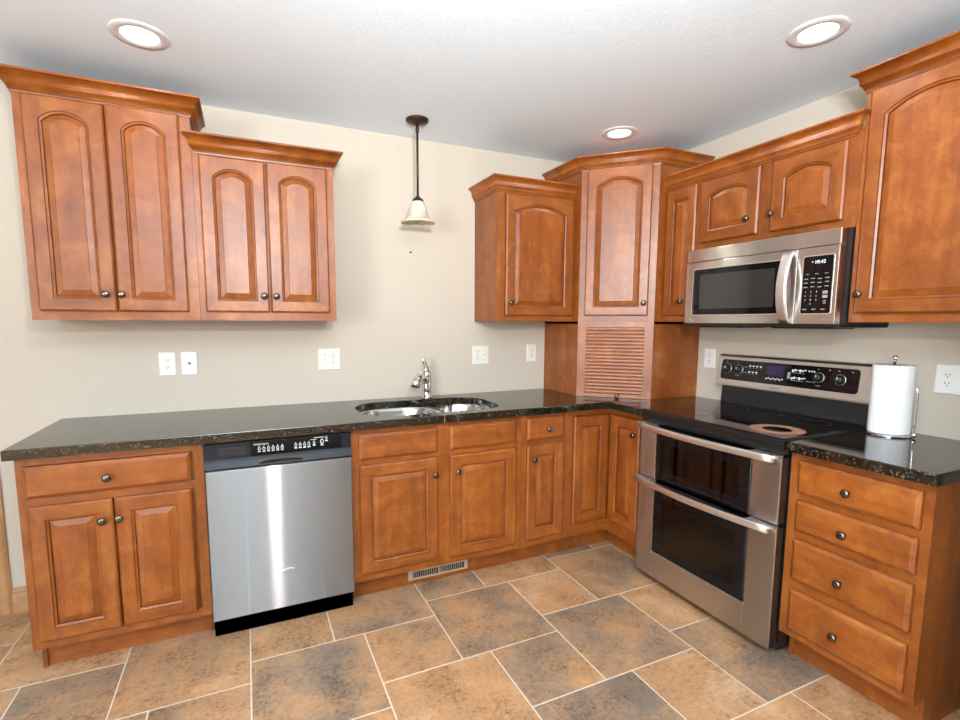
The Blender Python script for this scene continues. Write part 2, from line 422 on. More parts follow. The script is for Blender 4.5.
def knob(parent, x, y, z, m=PEWTER, label='dark pewter round knob'):
    mb = MB(); knob_mesh(mb, x, y, z, m); return mb.build('knob', parent, label=label)
def door(parent, x0, x1, z0, z1, yf, rise=0, knob_at=None, stile=.051, rail=.051, name='door'):
    """raised panel door lying in front of the face at y = yf"""
    n = 10; yt = yf-T
    ox0, ox1, oz0, oz1 = x0+stile, x1-stile, z0+rail, z1-rail
    op = lambda i: arch_outline(ox0, ox1, oz0, oz1, rise, i, n)
    base = op(0)
    def outer(e):
        pts = [(x0+e, z0+e), (x1-e, z0+e), (x1-e, z1-e)]
        pts += [(min(max(p[0], x0+e), x1-e), z1-e) for p in base[3:-1]]+[(x0+e, z1-e)]
        return pts
    P = lambda pts, y: [(p[0], y, p[1]) for p in pts]
    mb = MB()
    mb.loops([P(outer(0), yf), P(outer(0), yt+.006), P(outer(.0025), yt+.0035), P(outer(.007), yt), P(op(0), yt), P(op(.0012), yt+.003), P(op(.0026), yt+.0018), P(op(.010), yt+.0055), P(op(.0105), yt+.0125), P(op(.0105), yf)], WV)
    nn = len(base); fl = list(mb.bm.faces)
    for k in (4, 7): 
        for fc in fl[k*nn:(k+1)*nn]: fc.material_index = mb.mi(GROOVE_SHADE)
    # rails carry horizontal grain
    for fc in mb.bm.faces:
        c = fc.calc_center_median(); nrm = fc.normal if fc.normal.length else None
        if ox0-.002 < c.x < ox1+.002 and (c.z < oz0 or c.z > oz1-rise-.004) and c.y < yf-.004 and fc.material_index == 0: fc.material_index = mb.mi(WH)
    d = mb.build(name, parent)
    mb = MB()
    mb.loops([P(op(.0107), yf-.002), P(op(.0107), yt+.0118), P(op(.013), yt+.0105), P(op(.034), yt+.0035), P(op(.0355), yt+.0014)], WV, False, True)
    mb.build('raised_panel', d)
    if knob_at: knob(d, knob_at[0], yt, knob_at[1])
    return d
def slab(parent, x0, x1, z0, z1, yf, name='drawer_front', knob_at=None):
    yt = yf-T; R = lambda e, y: [(x0+e, y, z0+e), (x1-e, y, z0+e), (x1-e, y, z1-e), (x0+e, y, z1-e)]
    mb = MB(); mb.loops([R(0, yf), R(0, yt+.009), R(.002, yt+.0065), R(.0045, yt+.0055), R(.009, yt+.002), R(.0125, yt)], WH, True, True)
    d = mb.build(name, parent)
    if knob_at: knob(d, knob_at[0], yt, knob_at[1])
    return d
def frame(parent, x0, x1, z0, z1, yf, stiles, rails, th=.019):
    """face frame: stiles=[(xa,xb)], rails=[(xa,xb,za,zb)]"""
    mb = MB()
    for a, b in stiles: mb.box(a, b, yf+th, yf, z0, z1, WV)
    for a, b, c, d in rails: mb.box(a, b, yf+th, yf+.0003, c, d, WH)
    return mb.build('face_frame', parent)
YB = -.61
def base_body(root, wd, hollow=False, ends=(True, True)):
    mb = MB(); yb = YB+.019
    prof = [(-.002, 0), (-.535, 0), (-.535, ZT), (yb, ZT), (yb, ZTOP), (-.002, ZTOP)]
    inner = [(-.002, 0), (-.520, 0)]+[(-.520, ZT)]+prof[3:]
    mb.prism(prof if ends[0] else inner, 'x', .001, .017, WV); mb.prism(prof if ends[1] else inner, 'x', wd-.017, wd-.001, WV)
    if hollow:
        mb.box(.017, wd-.017, -.002, -.012, ZT, ZTOP-.01, WV); mb.box(.017, wd-.017, -.012, yb, ZT, ZT+.016, WH); mb.box(.017, wd-.017, yb+.002, yb, ZT+.016, ZTOP-.01, WV)
    else: mb.box(.017, wd-.017, -.002, yb, ZT, ZTOP-.01, WV)
    mb.build('carcass', root)
    mb = MB(); mb.box(.017 if ends[0] else .0005, wd-.017 if ends[1] else wd-.0005, -.526, -.5205, .001, ZT-.001, WH); mb.build('toe_kick', root)
GB = 'stained maple base cabinets'; GU = 'stained maple wall cabinets'

# --- base cabinet at the end of the run
X0 = -3.353
c = thing('base_cabinet', 'wood base cabinet with one drawer over two doors, at the free end beside the dishwasher', 'cabinet', (X0, 0, 0), 0, GB)
base_body(c, .61)
frame(c, 0, .61, ZT, ZTOP, YB, [(0, .036), (.574, .61)], [(.036, .574, .843, ZTOP), (.036, .574, .683, .722), (.036, .574, ZT, .157)])
slab(c, .024, .562, .721, .841, YB, 'drawer_front', (.281, .776))
door(c, .027, .290, .154, .688, YB, 0, (.255, .607)); door(c, .296, .560, .154, .688, YB, 0, (.311, .609))
# --- sink base
X0 = -2.134
c = thing('sink_cabinet', 'wood base cabinet with two blank drawer fronts under the sink', 'cabinet', (X0, 0, 0), 0, GB)
base_body(c, .914, True, (True, False))
frame(c, 0, .914, ZT, ZTOP, YB, [(0, .040), (.425, .496), (.876, .914)], [(.036, .878, .849, ZTOP), (.036, .878, .694, .732), (.036, .878, ZT, .163)])
slab(c, .035, .427, .726, .850, YB, 'false_drawer_front'); slab(c, .495, .881, .729, .852, YB, 'false_drawer_front')
door(c, .035, .427, .160, .699, YB, 0, (.410, .615)); door(c, .496, .880, .156, .699, YB, 0, (.531, .614))
# --- narrow base
X0 = -1.219
c = thing('base_cabinet', 'narrow wood base cabinet with one small drawer over one door, next to the corner cabinet', 'cabinet', (X0, 0, 0), 0, GB)
base_body(c, .305, False, (False, False))
frame(c, 0, .305, ZT, ZTOP, YB, [(0, .036), (.269, .305)], [(.036, .269, .853, ZTOP), (.036, .269, .698, .734), (.036, .269, ZT, .167)])
slab(c, .033, .274, .732, .855, YB, 'drawer_front', (.162, .790)); door(c, .034, .273, .164, .702, YB, 0, (.072, .625), .05, .055)
# --- corner base with two doors meeting at the inner corner
c = thing('corner_cabinet', 'L-shaped wood corner base cabinet with two full-height doors meeting at the inner corner', 'cabinet', (0, 0, 0), 0, GB)
mb = MB(); W = .914
mb.prism([(-.002, -.002), (-W+.001, -.002), (-W+.001, YB+.019), (YB+.019, YB+.019), (YB+.019, -W+.001), (-.002, -W+.001)], 'z', ZT, ZTOP-.01, WV)
mb.build('carcass', c)
mb = MB(); mb.prism([(-W+.001, -.526), (-.526, -.526), (-.526, -W+.001), (-.51, -W+.001), (-.51, -.51), (-W+.001, -.51)], 'z', .001, ZT, WH); mb.build('toe_kick', c)
def corner_rail(mb, za, zb):
    mb.prism([(-W+.036, YB), (YB, YB), (YB, -W+.036), (YB+.019, -W+.036), (YB+.019, YB+.019), (-W+.036, YB+.019)], 'z', za, zb, WH)
mb = MB(); corner_rail(mb, ZT, .196); corner_rail(mb, .846, ZTOP)
mb.box(-W, -W+.036, YB, YB+.019, ZT, ZTOP, WV); mb.box(YB, YB+.019, -W, -W+.036, ZT, ZTOP, WV)
mb.build('face_frame', c)
door(c, -.876, -.6315, .203, .839, YB, 0, None, .052, .055)
d = door(c, .6315, .870, .203, .839, YB, 0, (.838, .757), .052, .055)
d.rotation_euler = (0, 0, -PI/2)
# --- four-drawer base beyond the range (faces -x)
YR0 = -1.684; WR = .452
c = thing('drawer_cabinet', 'wood base cabinet with four stacked drawers between the range and the room', 'cabinet', (0, YR0, 0), -PI/2, GB)
base_body(c, WR)
frame(c, 0, WR, ZT, ZTOP, YB, [(0, .038), (.425, WR)], [(.036, .425, .845, ZTOP), (.036, .425, .686, .718), (.036, .425, .529, .565), (.036, .425, .322, .366), (.036, .425, ZT, .154)])
for z0, z1, zk in ((.717, .846, .774), (.565, .687, .619), (.366, .531, .434), (.151, .323, .227)): slab(c, .036, .424, z0, z1, YB, 'drawer_front', (.217, zk))

# --- crown moulding swept along a path with mitred corners
CROWN = [(0, -.020), (.005, -.020), (.006, -.013), (.0085, -.012), (.0085, -.009), (.0105, -.003), (.0145, .004), (.0190, .009), (.0215, .012), (.0225, .0165), (.0215, .021), (.0225, .029), (.0265, .038), (.033, .046), (.041, .0505), (.0445, .052), (.0455, .054), (.0455, .060), (0, .060)]
def crown(parent, path, z):
    """path in plan, outside on the right-hand side walking along it"""
    P = [Vector((a, b)) for a, b in path]; rings = []
    for i, p in enumerate(P):
        d0 = (P[i]-P[i-1]).normalized() if i else None
        d1 = (P[i+1]-P[i]).normalized() if i < len(P)-1 else None
        n0 = Vector((d0.y, -d0.x)) if d0 else None; n1 = Vector((d1.y, -d1.x)) if d1 else None
        if n0 is None: mt = n1
        elif n1 is None: mt = n0
        else: mt = (n0+n1)/(1+n0.dot(n1))
        rings.append([(p.x+mt.x*o, p.y+mt.y*o, z+h) for o, h in CROWN])
    mb = MB(); mb.loops(rings, WH, True, True)
    n = len(CROWN)
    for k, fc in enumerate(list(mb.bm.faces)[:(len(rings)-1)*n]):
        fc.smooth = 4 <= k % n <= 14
        if k % n in (2, 3): fc.material_index = mb.mi(GROOVE_SHADE)
    for fc in list(mb.bm.faces)[-2:]:
        for e in fc.edges: e.smooth = False
    return mb.build('crown_moulding', parent)
YU = -.310
def upper_body(root, wd, z0, z1, depth=None):
    y = YU+.019
    mb = MB(); mb.box(.0008, .016, -.002, y, z0, z1, WV); mb.box(wd-.016, wd-.0008, -.002, y, z0, z1, WV); mb.box(.016, wd-.016, -.002, y, z0+.016, z1, WV)
    mb.box(.016, wd-.016, -.004, -.02, z0, z0+.016, WH)
    mb.build('carcass', root)
ZA, ZBB = 2.290, 2.142
# --- tall two-door wall cabinet at the far end
X0 = -3.353
c = thing('wall_cabinet', 'tallest two-door wood wall cabinet, hung higher beside a shorter two-door one', 'cabinet', (X0, 0, 0), 0, GU)
upper_body(c, .609, ZB, ZA)
frame(c, 0, .609, ZB, ZA, YU, [(0, .036), (.555, .609)], [(.036, .555, 2.258, ZA), (.036, .555, ZB, ZB+.04)])
door(c, .030, .296, 1.417, 2.262, YU, .042, (.262, 1.489)); door(c, .302, .566, 1.417, 2.265, YU, .042, (.318, 1.489))
crown(c, [(0, -.002), (0, YU), (.609, YU), (.609, -.002)], 2.284)
# --- shorter two-door wall cabinet
X0 = -2.743
c = thing('wall_cabinet', 'shorter two-door wood wall cabinet above the dishwasher, near the pendant lamp', 'cabinet', (X0, 0, 0), 0, GU)
upper_body(c, .609, ZB, ZBB)
frame(c, 0, .609, ZB, ZBB, YU, [(0, .036), (.573, .609)], [(.036, .573, 2.105, ZBB), (.036, .573, ZB, ZB+.04)])
door(c, .024, .295, 1.419, 2.112, YU, .040, (.273, 1.495)); door(c, .302, .576, 1.419, 2.114, YU, .040, (.326, 1.495))
crown(c, [(.012, YU-.0008), (.012, YU-.001), (.609, YU-.001), (.609, -.002)], 2.136)
# --- single-door wall cabinet beside the corner
X0 = -1.219
c = thing('wall_cabinet', 'single-door wood wall cabinet between the bare wall and the diagonal corner cabinet', 'cabinet', (X0, 0, 0), 0, GU)
upper_body(c, .532, ZB, ZBB)
frame(c, 0, .532, ZB, ZBB, YU, [(0, .050), (.500, .532)], [(.05, .500, 2.100, ZBB), (.05, .500, ZB, ZB+.04)])
door(c, .052, .517, 1.412, 2.110, YU, .042, (.080, 1.487))
crown(c, [(0, -.002), (0, YU), (.530, YU)], 2.136)
# --- diagonal corner wall cabinet
G, GD = .686, .376
FOOT = [(-.002, -.002), (-G, -.002), (-G, -GD), (-GD, -G), (-.002, -G)]
L45 = math.hypot(G-GD, G-GD)
def diag_rot(o): o.rotation_euler = (0, 0, -PI/4); o.location = (-G, -GD, 0)
def inner_foot(e):
    s = e*.7071
    return [(-.002, -.002), (-G, -.002), (-G, -GD), (-G+.002+s, -GD+s-.002), (-GD+s-.002, -G+.002+s), (-GD, -G), (-.002, -G)]
c = thing('corner_wall_cabinet', 'tall diagonal wood corner wall cabinet with a single arched door', 'cabinet', (0, 0, 0), 0, GU)
mb = MB(); mb.prism(inner_foot(.019), 'z', ZB, ZA, WV); mb.build('carcass', c)
fr = frame(c, 0, L45, ZB, ZA, 0, [(0, .040), (L45-.040, L45)], [(.040, L45-.040, 2.262, ZA), (.040, L45-.040, ZB, ZB+.04)], .0185); diag_rot(fr)
d = door(c, .037, L45-.037, 1.414, 2.266, 0, .042, (L45-.062, 1.487)); diag_rot(d)
crown(c, [(-G, -.002), (-G, -GD), (-GD, -G), (-.002, -G)], 2.284)
# --- appliance garage under it
c = thing('appliance_garage', 'wood corner appliance garage with a slatted roll-up door, standing on the countertop', 'cabinet', (0, 0, 0), 0)
Z0, Z1 = .9165, ZB-.0006
mb = MB()
mb.prism([(-G, -.002), (-G, -GD), (-G+.016, -GD), (-G+.016, -.002)], 'z', Z0, Z1, WV)
mb.prism([(-.002, -G), (-GD, -G), (-GD, -G+.016), (-.002, -G+.016)], 'z', Z0, Z1, WV)
mb.prism(inner_foot(.05), 'z', Z1-.014, Z1, WV); mb.build('carcass', c)
fr = frame(c, 0, L45, Z0, Z1, 0, [(0, .050), (L45-.050, L45)], [(.050, L45-.050, 1.345, Z1)], .0185); diag_rot(fr)
mb = MB(); xa, xb = .051, L45-.051; n = 19; z0 = Z0+.022; dz = (1.344-z0)/n
mb.box(xa, xb, .006, .014, Z0+.001, 1.344, WH); mb.box(xa, xb, .001, .006, Z0+.001, z0-.001, WH)
for i in range(n):
    a = z0+i*dz
    mb.loops([[(x, y, z) for y, z in ((.006, a+.0005), (.0030, a+.0010), (.0012, a+dz*.25), (.0005, a+dz*.5), (.0012, a+dz*.75), (.0030, a+dz-.0010), (.006, a+dz-.0005))] for x in (xa, xb)], WH, True, True)
d = mb.build('tambour_door', c); diag_rot(d)
mb = MB(); knob_mesh(mb, L45/2+.025, .0005, Z0+.0165, WH, .0135); mb.build('knob', d, label='small wooden knob')

# --- right-hand wall run (faces -x)
c = thing('wall_cabinet', 'narrow single-door wood wall cabinet between the corner cabinet and the microwave', 'cabinet', (0, -.688, 0), -PI/2, GU)
wd = .2265
upper_body(c, wd, ZB, ZBB)
frame(c, 0, wd, ZB, ZBB, YU, [(0, .03), (wd-.03, wd)], [(.03, wd-.03, 2.10, ZBB), (.03, wd-.03, ZB, ZB+.04)])
door(c, .010, .212, 1.412, 2.112, YU, 0, (.150, 1.493), .045, .055)
crown(c, [(.001, YU-.001), (wd, YU-.001)], 2.136)
c = thing('wall_cabinet', 'short two-door wood wall cabinet directly above the microwave', 'cabinet', (0, -.915, 0), -PI/2, GU)
wd = .764; zb = 1.760
upper_body(c, wd, zb, ZBB)
frame(c, 0, wd, zb, ZBB, YU, [(0, .036), (.335, .42), (wd-.05, wd)], [(.036, wd-.036, 2.10, ZBB), (.036, wd-.036, zb, zb+.045)])
door(c, .014, .346, 1.796, 2.110, YU, .030, (.298, 1.874)); door(c, .408, .718, 1.794, 2.108, YU, .030, (.420, 1.874))
crown(c, [(0, YU-.001), (wd-.027, YU-.001), (wd-.027, YU-.0006)], 2.136)
c = thing('wall_cabinet', 'tall single-door wood wall cabinet over the paper towels, past the microwave', 'cabinet', (0, -1.680, 0), -PI/2, GU)
wd = .458
upper_body(c, wd, ZB, ZA)
frame(c, 0, wd, ZB, ZA, YU, [(0, .036), (wd-.036, wd)], [(.036, wd-.036, 2.258, ZA), (.036, wd-.036, ZB, ZB+.04)])
door(c, .022, .436, 1.414, 2.264, YU, .050, (.044, 1.489))
crown(c, [(0, -.002), (0, YU), (wd, YU), (wd, -.002)], 2.284)

# ================================================================ COUNTERTOPS AND SINK
ZC, ZCB = .9155, .8765
def slab_with_hole(name, outer, hole, z0, z1, m, bevel=.003):
    mb = MB()
    rings = [outer]+([hole] if hole else [])
    flat = [p for r in rings for p in r]
    tris = tessellate_polygon([[Vector((p[0], p[1], 0)) for p in r] for r in rings])
    up = [mb.bm.verts.new((p[0], p[1], z1)) for p in flat]; dn = [mb.bm.verts.new((p[0], p[1], z0)) for p in flat]
    for t in tris: mb.face([up[i] for i in t], m); mb.face([dn[i] for i in reversed(t)], m)
    k = 0
    for r in rings:
        n = len(r)
        for i in range(n): mb.face([up[k+i], up[k+(i+1) % n], dn[k+(i+1) % n], dn[k+i]], m)
        k += n
    bmesh.ops.recalc_face_normals(mb.bm, faces=mb.bm.faces[:])
    es = [e for e in mb.bm.edges if len(e.link_faces) == 2 and abs(e.link_faces[0].normal.dot(e.link_faces[1].normal)) < .3 and abs(e.verts[0].co.z-z1) < 1e-5 and abs(e.verts[1].co.z-z1) < 1e-5]
    bmesh.ops.bevel(mb.bm, geom=es, offset=bevel, segments=2, affect='EDGES', profile=.5)
    return mb
HOLE = rrect(-2.046, -1.283, -.568, -.125, (.17, .13, .16, .17), 8)
out = [(-3.374, -.001), (-3.374, -.648), (-.648, -.648), (-.648, -.913), (-.001, -.913), (-.001, -.001)]
top = slab_with_hole('countertop', out, HOLE, ZCB, ZC, GRAN).build('countertop')
tag(top, 'long L-shaped black granite countertop holding the sink and running into the corner', 'countertop', 'granite countertops')
mb = MB(); mb.box(-1.679, -1.677, -.6484, -.645, ZCB, ZC, GREYP); mb.build('seam', top, label='pale joint line in the front edge')
top = slab_with_hole('countertop', [(-.001, -1.686), (-.648, -1.686), (-.648, -2.150), (-.001, -2.150)], None, ZCB, ZC, GRAN).build('countertop')
tag(top, 'short black granite countertop under the paper towel roll, beside the range', 'countertop', 'granite countertops')

# double-bowl undermount sink
c = thing('kitchen_sink', 'stainless steel double-bowl sink set under the granite countertop', 'sink', (-1.66, -.35, ZCB))
def bowl(x0, x1, y0, y1, rads, depth):
    mb = MB(); zt = ZCB-.001; rings = []
    for e, z in ((-.012, zt), (0, zt), (.004, zt-.006), (.008, zt-.02), (.016, zt-depth+.035), (.03, zt-depth+.01), (.06, zt-depth)):
        rings.append([(x+1.66, y+.35, z-ZCB) for x, y in rrect(x0+e, x1-e, y0+e, y1-e, [max(.01, r-e*.6) for r in rads], 8)])
    mb.loops(rings, SINK, False, True, True)
    o = mb.build('bowl', c)
    m2 = MB(); cx, cy = (x0+x1)/2+1.66, (y0+y1)/2+.35; zz = zt-depth-ZCB
    m2.lathe([(.042, .0005), (.042, .003), (.036, .003), (.03, .001), (.0, .001)], (cx, cy, zz), CHROME, 'z', 24); m2.build('drain', o)
bowl(-2.044, -1.598, -.566, -.127, (.17, .13, .15, .17), .20)
bowl(-1.560, -1.285, -.560, -.127, (.11, .13, .155, .12), .16)
mb = MB(); mb.box(-1.597+1.66, -1.561+1.66, -.56+.35, -.13+.35, -.020, -.004, SINK, .003); mb.build('divider', c)

# single-lever faucet
FX, FY = -1.572, -.082
c = thing('kitchen_faucet', 'chrome single-lever faucet standing behind the sink', 'faucet', (FX, FY, ZC))
mb = MB(); mb.lathe([(.034, .0002), (.034, .004), (.031, .008), (.028, .010), (.0275, .04), (.0265, .09), (.027, .125), (.0275, .145), (.025, .160), (.0, .168)], (0, 0, 0), CHROME, 'z', 28); mb.build('faucet_body', c)
mb = MB(); D = Vector((-.72, -.69, 0)).normalized()
pp = [D*a+Vector((0, 0, z)) for a, z in ((.008, .100), (.035, .120), (.065, .133), (.09, .136), (.112, .130), (.130, .116), (.142, .098), (.148, .084))]
mb.tube(pp, [.022, .0225, .023, .024, .0255, .027, .0275, .026], CHROME, 16); mb.build('spout', c)
mb = MB()
mb.tube([(0, 0, .150), (-.003, -.001, .175), (-.010, -.003, .200), (-.018, -.004, .222), (-.023, -.005, .236), (-.025, -.005, .240)], [.024, .020, .014, .011, .0125, .009], CHROME, 16); mb.build('lever_handle', c)

# ================================================================ DISHWASHER
X0 = -2.741; WDW = .605
c = thing('dishwasher', 'stainless steel dishwasher with black control strip built in under the countertop', 'dishwasher', (X0, 0, 0))
mb = MB(); mb.box(.004, WDW-.004, -.02, -.60, .005, .870, BLACKP); mb.build('tub', c)
mb = MB(); mb.box(.003, WDW-.003, -.605, -.650, .099, .755, STEELDW, .003)
door_o = mb.build('door', c, label='brushed stainless door panel')
# oval emblem low on the door
mb = MB(); ex, ez = .306, .266
def yd(x): return -.650
def ring_band(mb, cx, cz, rx, rz, w0, w1, a0, a1, y, m, n=24, tilt=.12):
    A, Bb = [], []
    for i in range(n+1):
        a = a0+(a1-a0)*i/n; wd_ = w0+(w1-w0)*math.sin(PI*i/n)
        for L_, s in ((A, 0), (Bb, wd_)):
            x = (rx-s*1.2)*math.cos(a); z = (rz-s*.7)*math.sin(a)
            L_.append((cx+x*math.cos(tilt)-z*math.sin(tilt), y, cz+x*math.sin(tilt)+z*math.cos(tilt)))
    mb.loops([[(p[0], y+.0004, p[2]) for p in A], A, Bb, [(p[0], y+.0004, p[2]) for p in Bb]], m, cyclic=False)
ye = yd(ex)-.0012
ring_band(mb, ex, ez, .032, .016, .003, .012, .30, 3.7, ye, PRINT)
ring_band(mb, ex, ez-.001, .026, .010, .0008, .002, 4.1, 6.4, ye, GREYP)
mb.text('Whirlpool', .011, ex, ye, ez-.001, GREYP)
mb.build('emblem', door_o, label='pale swoosh emblem')
# control strip
mb = MB()
prof = [(-.60, .757), (-.650, .757), (-.652, .765), (-.640, .790), (-.634, .800), (-.630, .866), (-.624, .868), (-.60, .868)]
mb.prism(prof, 'x', .001, WDW-.001, CHARC); strip = mb.build('control_panel', c, label='black plastic control strip')
def on_strip(z): return -.634+(z-.800)/.066*.004
mb = MB(); mb.prism([(-.6335, .803), (-.6365, .803), (-.6325, .862), (-.6295, .862)], 'x', .178, .560, GLASSB); mb.build('touch_panel', strip)
mb = MB(); mb.prism([(-.632, .815), (-.6348, .815), (-.6322, .848), (-.630, .848)], 'x', .055, .158, SLOT)
for i in range(12): mb.box(.060+i*.008, .064+i*.008, -.6352, -.6325, .818, .845, CHARC)
mb.build('vent_grille', strip)
mb = MB(); mb.lathe([(.0, .0), (.09, .0)], (.3, -.65, .772), BLACK, '-y', 24, cap=False)
for v in mb.bm.verts: v.co.z = .772+(v.co.z-.772)*.14; v.co.y = -.6505 if abs(v.co.x-.3) > .05 else -.650
mb.build('handle_recess', strip)
mb = MB(); mb.text('WHIRLPOOL', .011, .190, -.6345, .851, PRINT, 'LEFT'); mb.build('lettering', strip)
def oval_button(x, z, r_, y):
    mb = MB(); 
    a = [(x+r_*.75*math.cos(2*PI*i/14), y-.0004, z+r_*math.sin(2*PI*i/14)) for i in range(14)]
    b = [(x+r_*.5*math.cos(2*PI*i/14), y-.0004, z+r_*.72*math.sin(2*PI*i/14)) for i in range(14)]
    a0 = [(p[0], y+.001, p[2]) for p in a]; b0 = [(p[0], y+.001, p[2]) for p in b]
    mb.loops([a0, a, b, b0], PRINT); mb.box(x-.006, x+.006, y-.0003, y+.001, z-r_-.0075, z-r_-.003, PRINT); mb.box(x-.0012, x+.0012, y-.0003, y+.001, z+r_+.002, z+r_+.005, PRINT)
    mb.build('button', strip)
for i in range(6): oval_button(.213+i*.0185, .831, .0075, -.6352)
for i in range(4): oval_button(.362+i*.0185, .833, .0075, -.6352)
oval_button(.440, .837, .0065, -.6352); oval_button(.474, .839, .0105, -.6352); oval_button(.494, .852, .0065, -.6345)
mb = MB(); mb.box(.44, .485, -.6350, -.6330, .8575, .8595, PRINT); mb.box(.425, .452, -.6350, -.6330, .850, .8515, PRINT); mb.build('legend', strip)
mb = MB(); mb.box(.004, WDW-.004, -.585, -.60, .004, .094, BLACKP); mb.build('kick_plate', c)

# ================================================================ RANGE (faces -x)
WRG = .764; YG = -.9155
c = thing('kitchen_range', 'stainless and black double-oven electric range with a glass cooktop', 'range', (0, YG, 0), -PI/2)
FXR = -.662   # front of the oven doors
mb = MB()
# chassis with two open oven cavities behind the glass
yb = -.60
mb.box(.002, .03, -.03, yb, .02, .895, BLACK); mb.box(WRG-.03, WRG-.002, -.03, yb, .02, .895, BLACK)
mb.box(.03, WRG-.03, -.03, -.06, .02, .895, BLACK)
mb.box(.03, WRG-.03, -.06, yb, .02, .13, BLACK); mb.box(.03, WRG-.03, -.06, yb, .52, .585, BLACK); mb.box(.03, WRG-.03, -.06, yb, .83, .895, BLACK)
mb.box(.002, WRG-.002, yb, -.652, .858, .897, BLACK)
mb.build('chassis', c)
mb = MB()
for za, zb2 in ((.131, .519), (.586, .829)):
    mb.box(.031, .034, -.061, yb, za, zb2, CAV); mb.box(WRG-.034, WRG-.031, -.061, yb, za, zb2, CAV); mb.box(.034, WRG-.034, -.061, -.066, za, zb2, CAV)
    mb.box(.034, WRG-.034, -.066, yb, za, za+.003, CAV); mb.box(.034, WRG-.034, -.066, yb, zb2-.003, zb2, CAV)
mb.build('oven_cavity', c)
for zr in (.30, .40, .665):
    mb = MB()
    for y in (-.10, -.58): mb.tube([(.04, y, zr), (WRG-.04, y, zr)], .004, RACK, 6)
    for i in range(17): mb.tube([(.05+i*.0415, -.10, zr+.003), (.05+i*.0415, -.58, zr+.003)], .0025, RACK, 6)
    mb.build('oven_rack', c)
# feet
for x in (.06, WRG-.06):
    for y in (-.1, -.55):
        mb = MB(); mb.lathe([(.015, .0005), (.015, .0195)], (x, y, 0), BLACKP, 'z', 12); mb.build('foot', c)
# cooktop
mb = MB(); mb.box(.0, WRG, -.06, -.662, .897, .9195, BLACK, .004); mb.box(.006, WRG-.006, -.075, -.654, .9190, .9235, COOK, .0015)
ct = mb.build('cooktop', c, label='black glass cooktop')
def flat_ring(x, y, r0, r1, m, name, z=.9236):
    mb = MB(); n = 40
    R = [[(x+r_*math.cos(2*PI*i/n), y+r_*math.sin(2*PI*i/n), z+h) for i in range(n)] for r_, h in ((r0, 0), (r0, .0003), (r1, .0003), (r1, 0))]
    mb.loops(R, m); return mb.build(name, ct)
flat_ring(.632, -.505, .056, .104, RINGM, 'burner_ring').__setitem__('label', 'tan worn ring of the front burner')
for x, y, r_ in ((.20, -.50, .085), (.20, -.22, .075), (.60, -.22, .075), (.39, -.20, .05)): flat_ring(x, y, r_-.002, r_, CHARC, 'burner_outline')
# back guard
mb = MB(); mb.prism([(-.004, .90), (-.072, .90), (-.072, .9245), (-.066, 1.022), (-.004, 1.022)], 'x', .004, WRG-.004, BLACK); bgl = mb.build('backguard', c)
mb = MB()
def yg(z): return -.108+(z-1.024)/.170*.022      # sloping control face
pr = [(-.004, 1.024), (-.108, 1.024), (-.1085, 1.030), (yg(1.186), 1.186), (-.074, 1.197), (-.004, 1.197)]
mb.prism(pr, 'x', -.006, WRG+.004, CONSOLE); bp_ = mb.build('control_console', c, label='brushed stainless control console')
mb = MB(); o2 = rrect(.018, .716, 1.060, 1.170, .016, 5)
mb.loops([[(x, yg(z)+.001, z) for x, z in o2], [(x, yg(z)-.0015, z) for x, z in o2], [(x+(.002 if x < .36 else -.002), yg(z)-.002, z+(.002 if z < 1.11 else -.002)) for x, z in o2]], GLASSB, True, True)
tp = mb.build('touch_panel', bp_)
def on_con(mb, x0, x1, z0, z1, m, d=.0024):
    mb.loops([[(x, yg(z)-.0015, z) for x, z in ((x0, z0), (x1, z0), (x1, z1), (x0, z1))], [(x, yg(z)-d, z) for x, z in ((x0, z0), (x1, z0), (x1, z1), (x0, z1))]], m, True, True)
mb = MB(); on_con(mb, .285, .375, 1.105, 1.158, PURPLE); mb.build('display', tp)
for x, z in ((.058, 1.120), (.128, 1.120), (.545, 1.118), (.638, 1.117)):
    mb = MB(); ang = Matrix.Rotation(-.13, 3, 'X')
    mb.lathe([(.023, 0), (.023, .004), (.019, .006), (.0175, .022), (.016, .024), (.0, .024)], (x, yg(z)-.002, z), BLACKP, '-y', 24, mtx=ang); k = mb.build('dial', bp_, label='black dial with a chrome ring')
    mb = MB(); mb.lathe([(.0235, .0005), (.0252, .0005), (.0252, .003), (.0235, .003)], (x, yg(z)-.002, z), SATIN, '-y', 24, cap=False, mtx=ang); mb.box(x-.0012, x+.0012, yg(z)-.0275, yg(z)-.022, z+.002, z+.014, PRINT); mb.build('chrome_ring', k)
mb = MB()
for i, (x, z) in enumerate([(.185+.020*k, 1.140) for k in range(4)]+[(.185+.020*k, 1.108) for k in range(3)]):
    on_con(mb, x, x+.010, z, z+.007, PRINT); on_con(mb, x+.002, x+.012, z-.008, z-.006, GREYP)
for z in (1.138, 1.108): on_con(mb, .150, .176, z-.003, z-.0005, GREYP)
for k in range(8): on_con(mb, .285+k*.012, .292+k*.012, 1.083+.004*(k % 2), 1.090+.004*(k % 2), PRINT)
for z in (1.134, 1.096):
    for k in range(6): on_con(mb, .415+k*.012, .424+k*.012, z+.004*(k % 3), z+.011+.003*(k % 2), PRINT)
    on_con(mb, .415, .478, z-.006, z-.004, GREYP)
for k in range(3): on_con(mb, .494+k*.012, .501+k*.012, 1.140, 1.147, PRINT); on_con(mb, .490+k*.014, .500+k*.014, 1.092, 1.095, GREYP)
on_con(mb, .396, .410, 1.098, 1.130, GREYP)
for x, z in ((.108, 1.085), (.535, 1.078)): on_con(mb, x, x+.024, z, z+.0025, GREYP)
for x in (.045, .115, .535, .625, .585, .68): on_con(mb, x, x+.008, 1.154, 1.158, GREYP)
mb.build('panel_legend', tp)
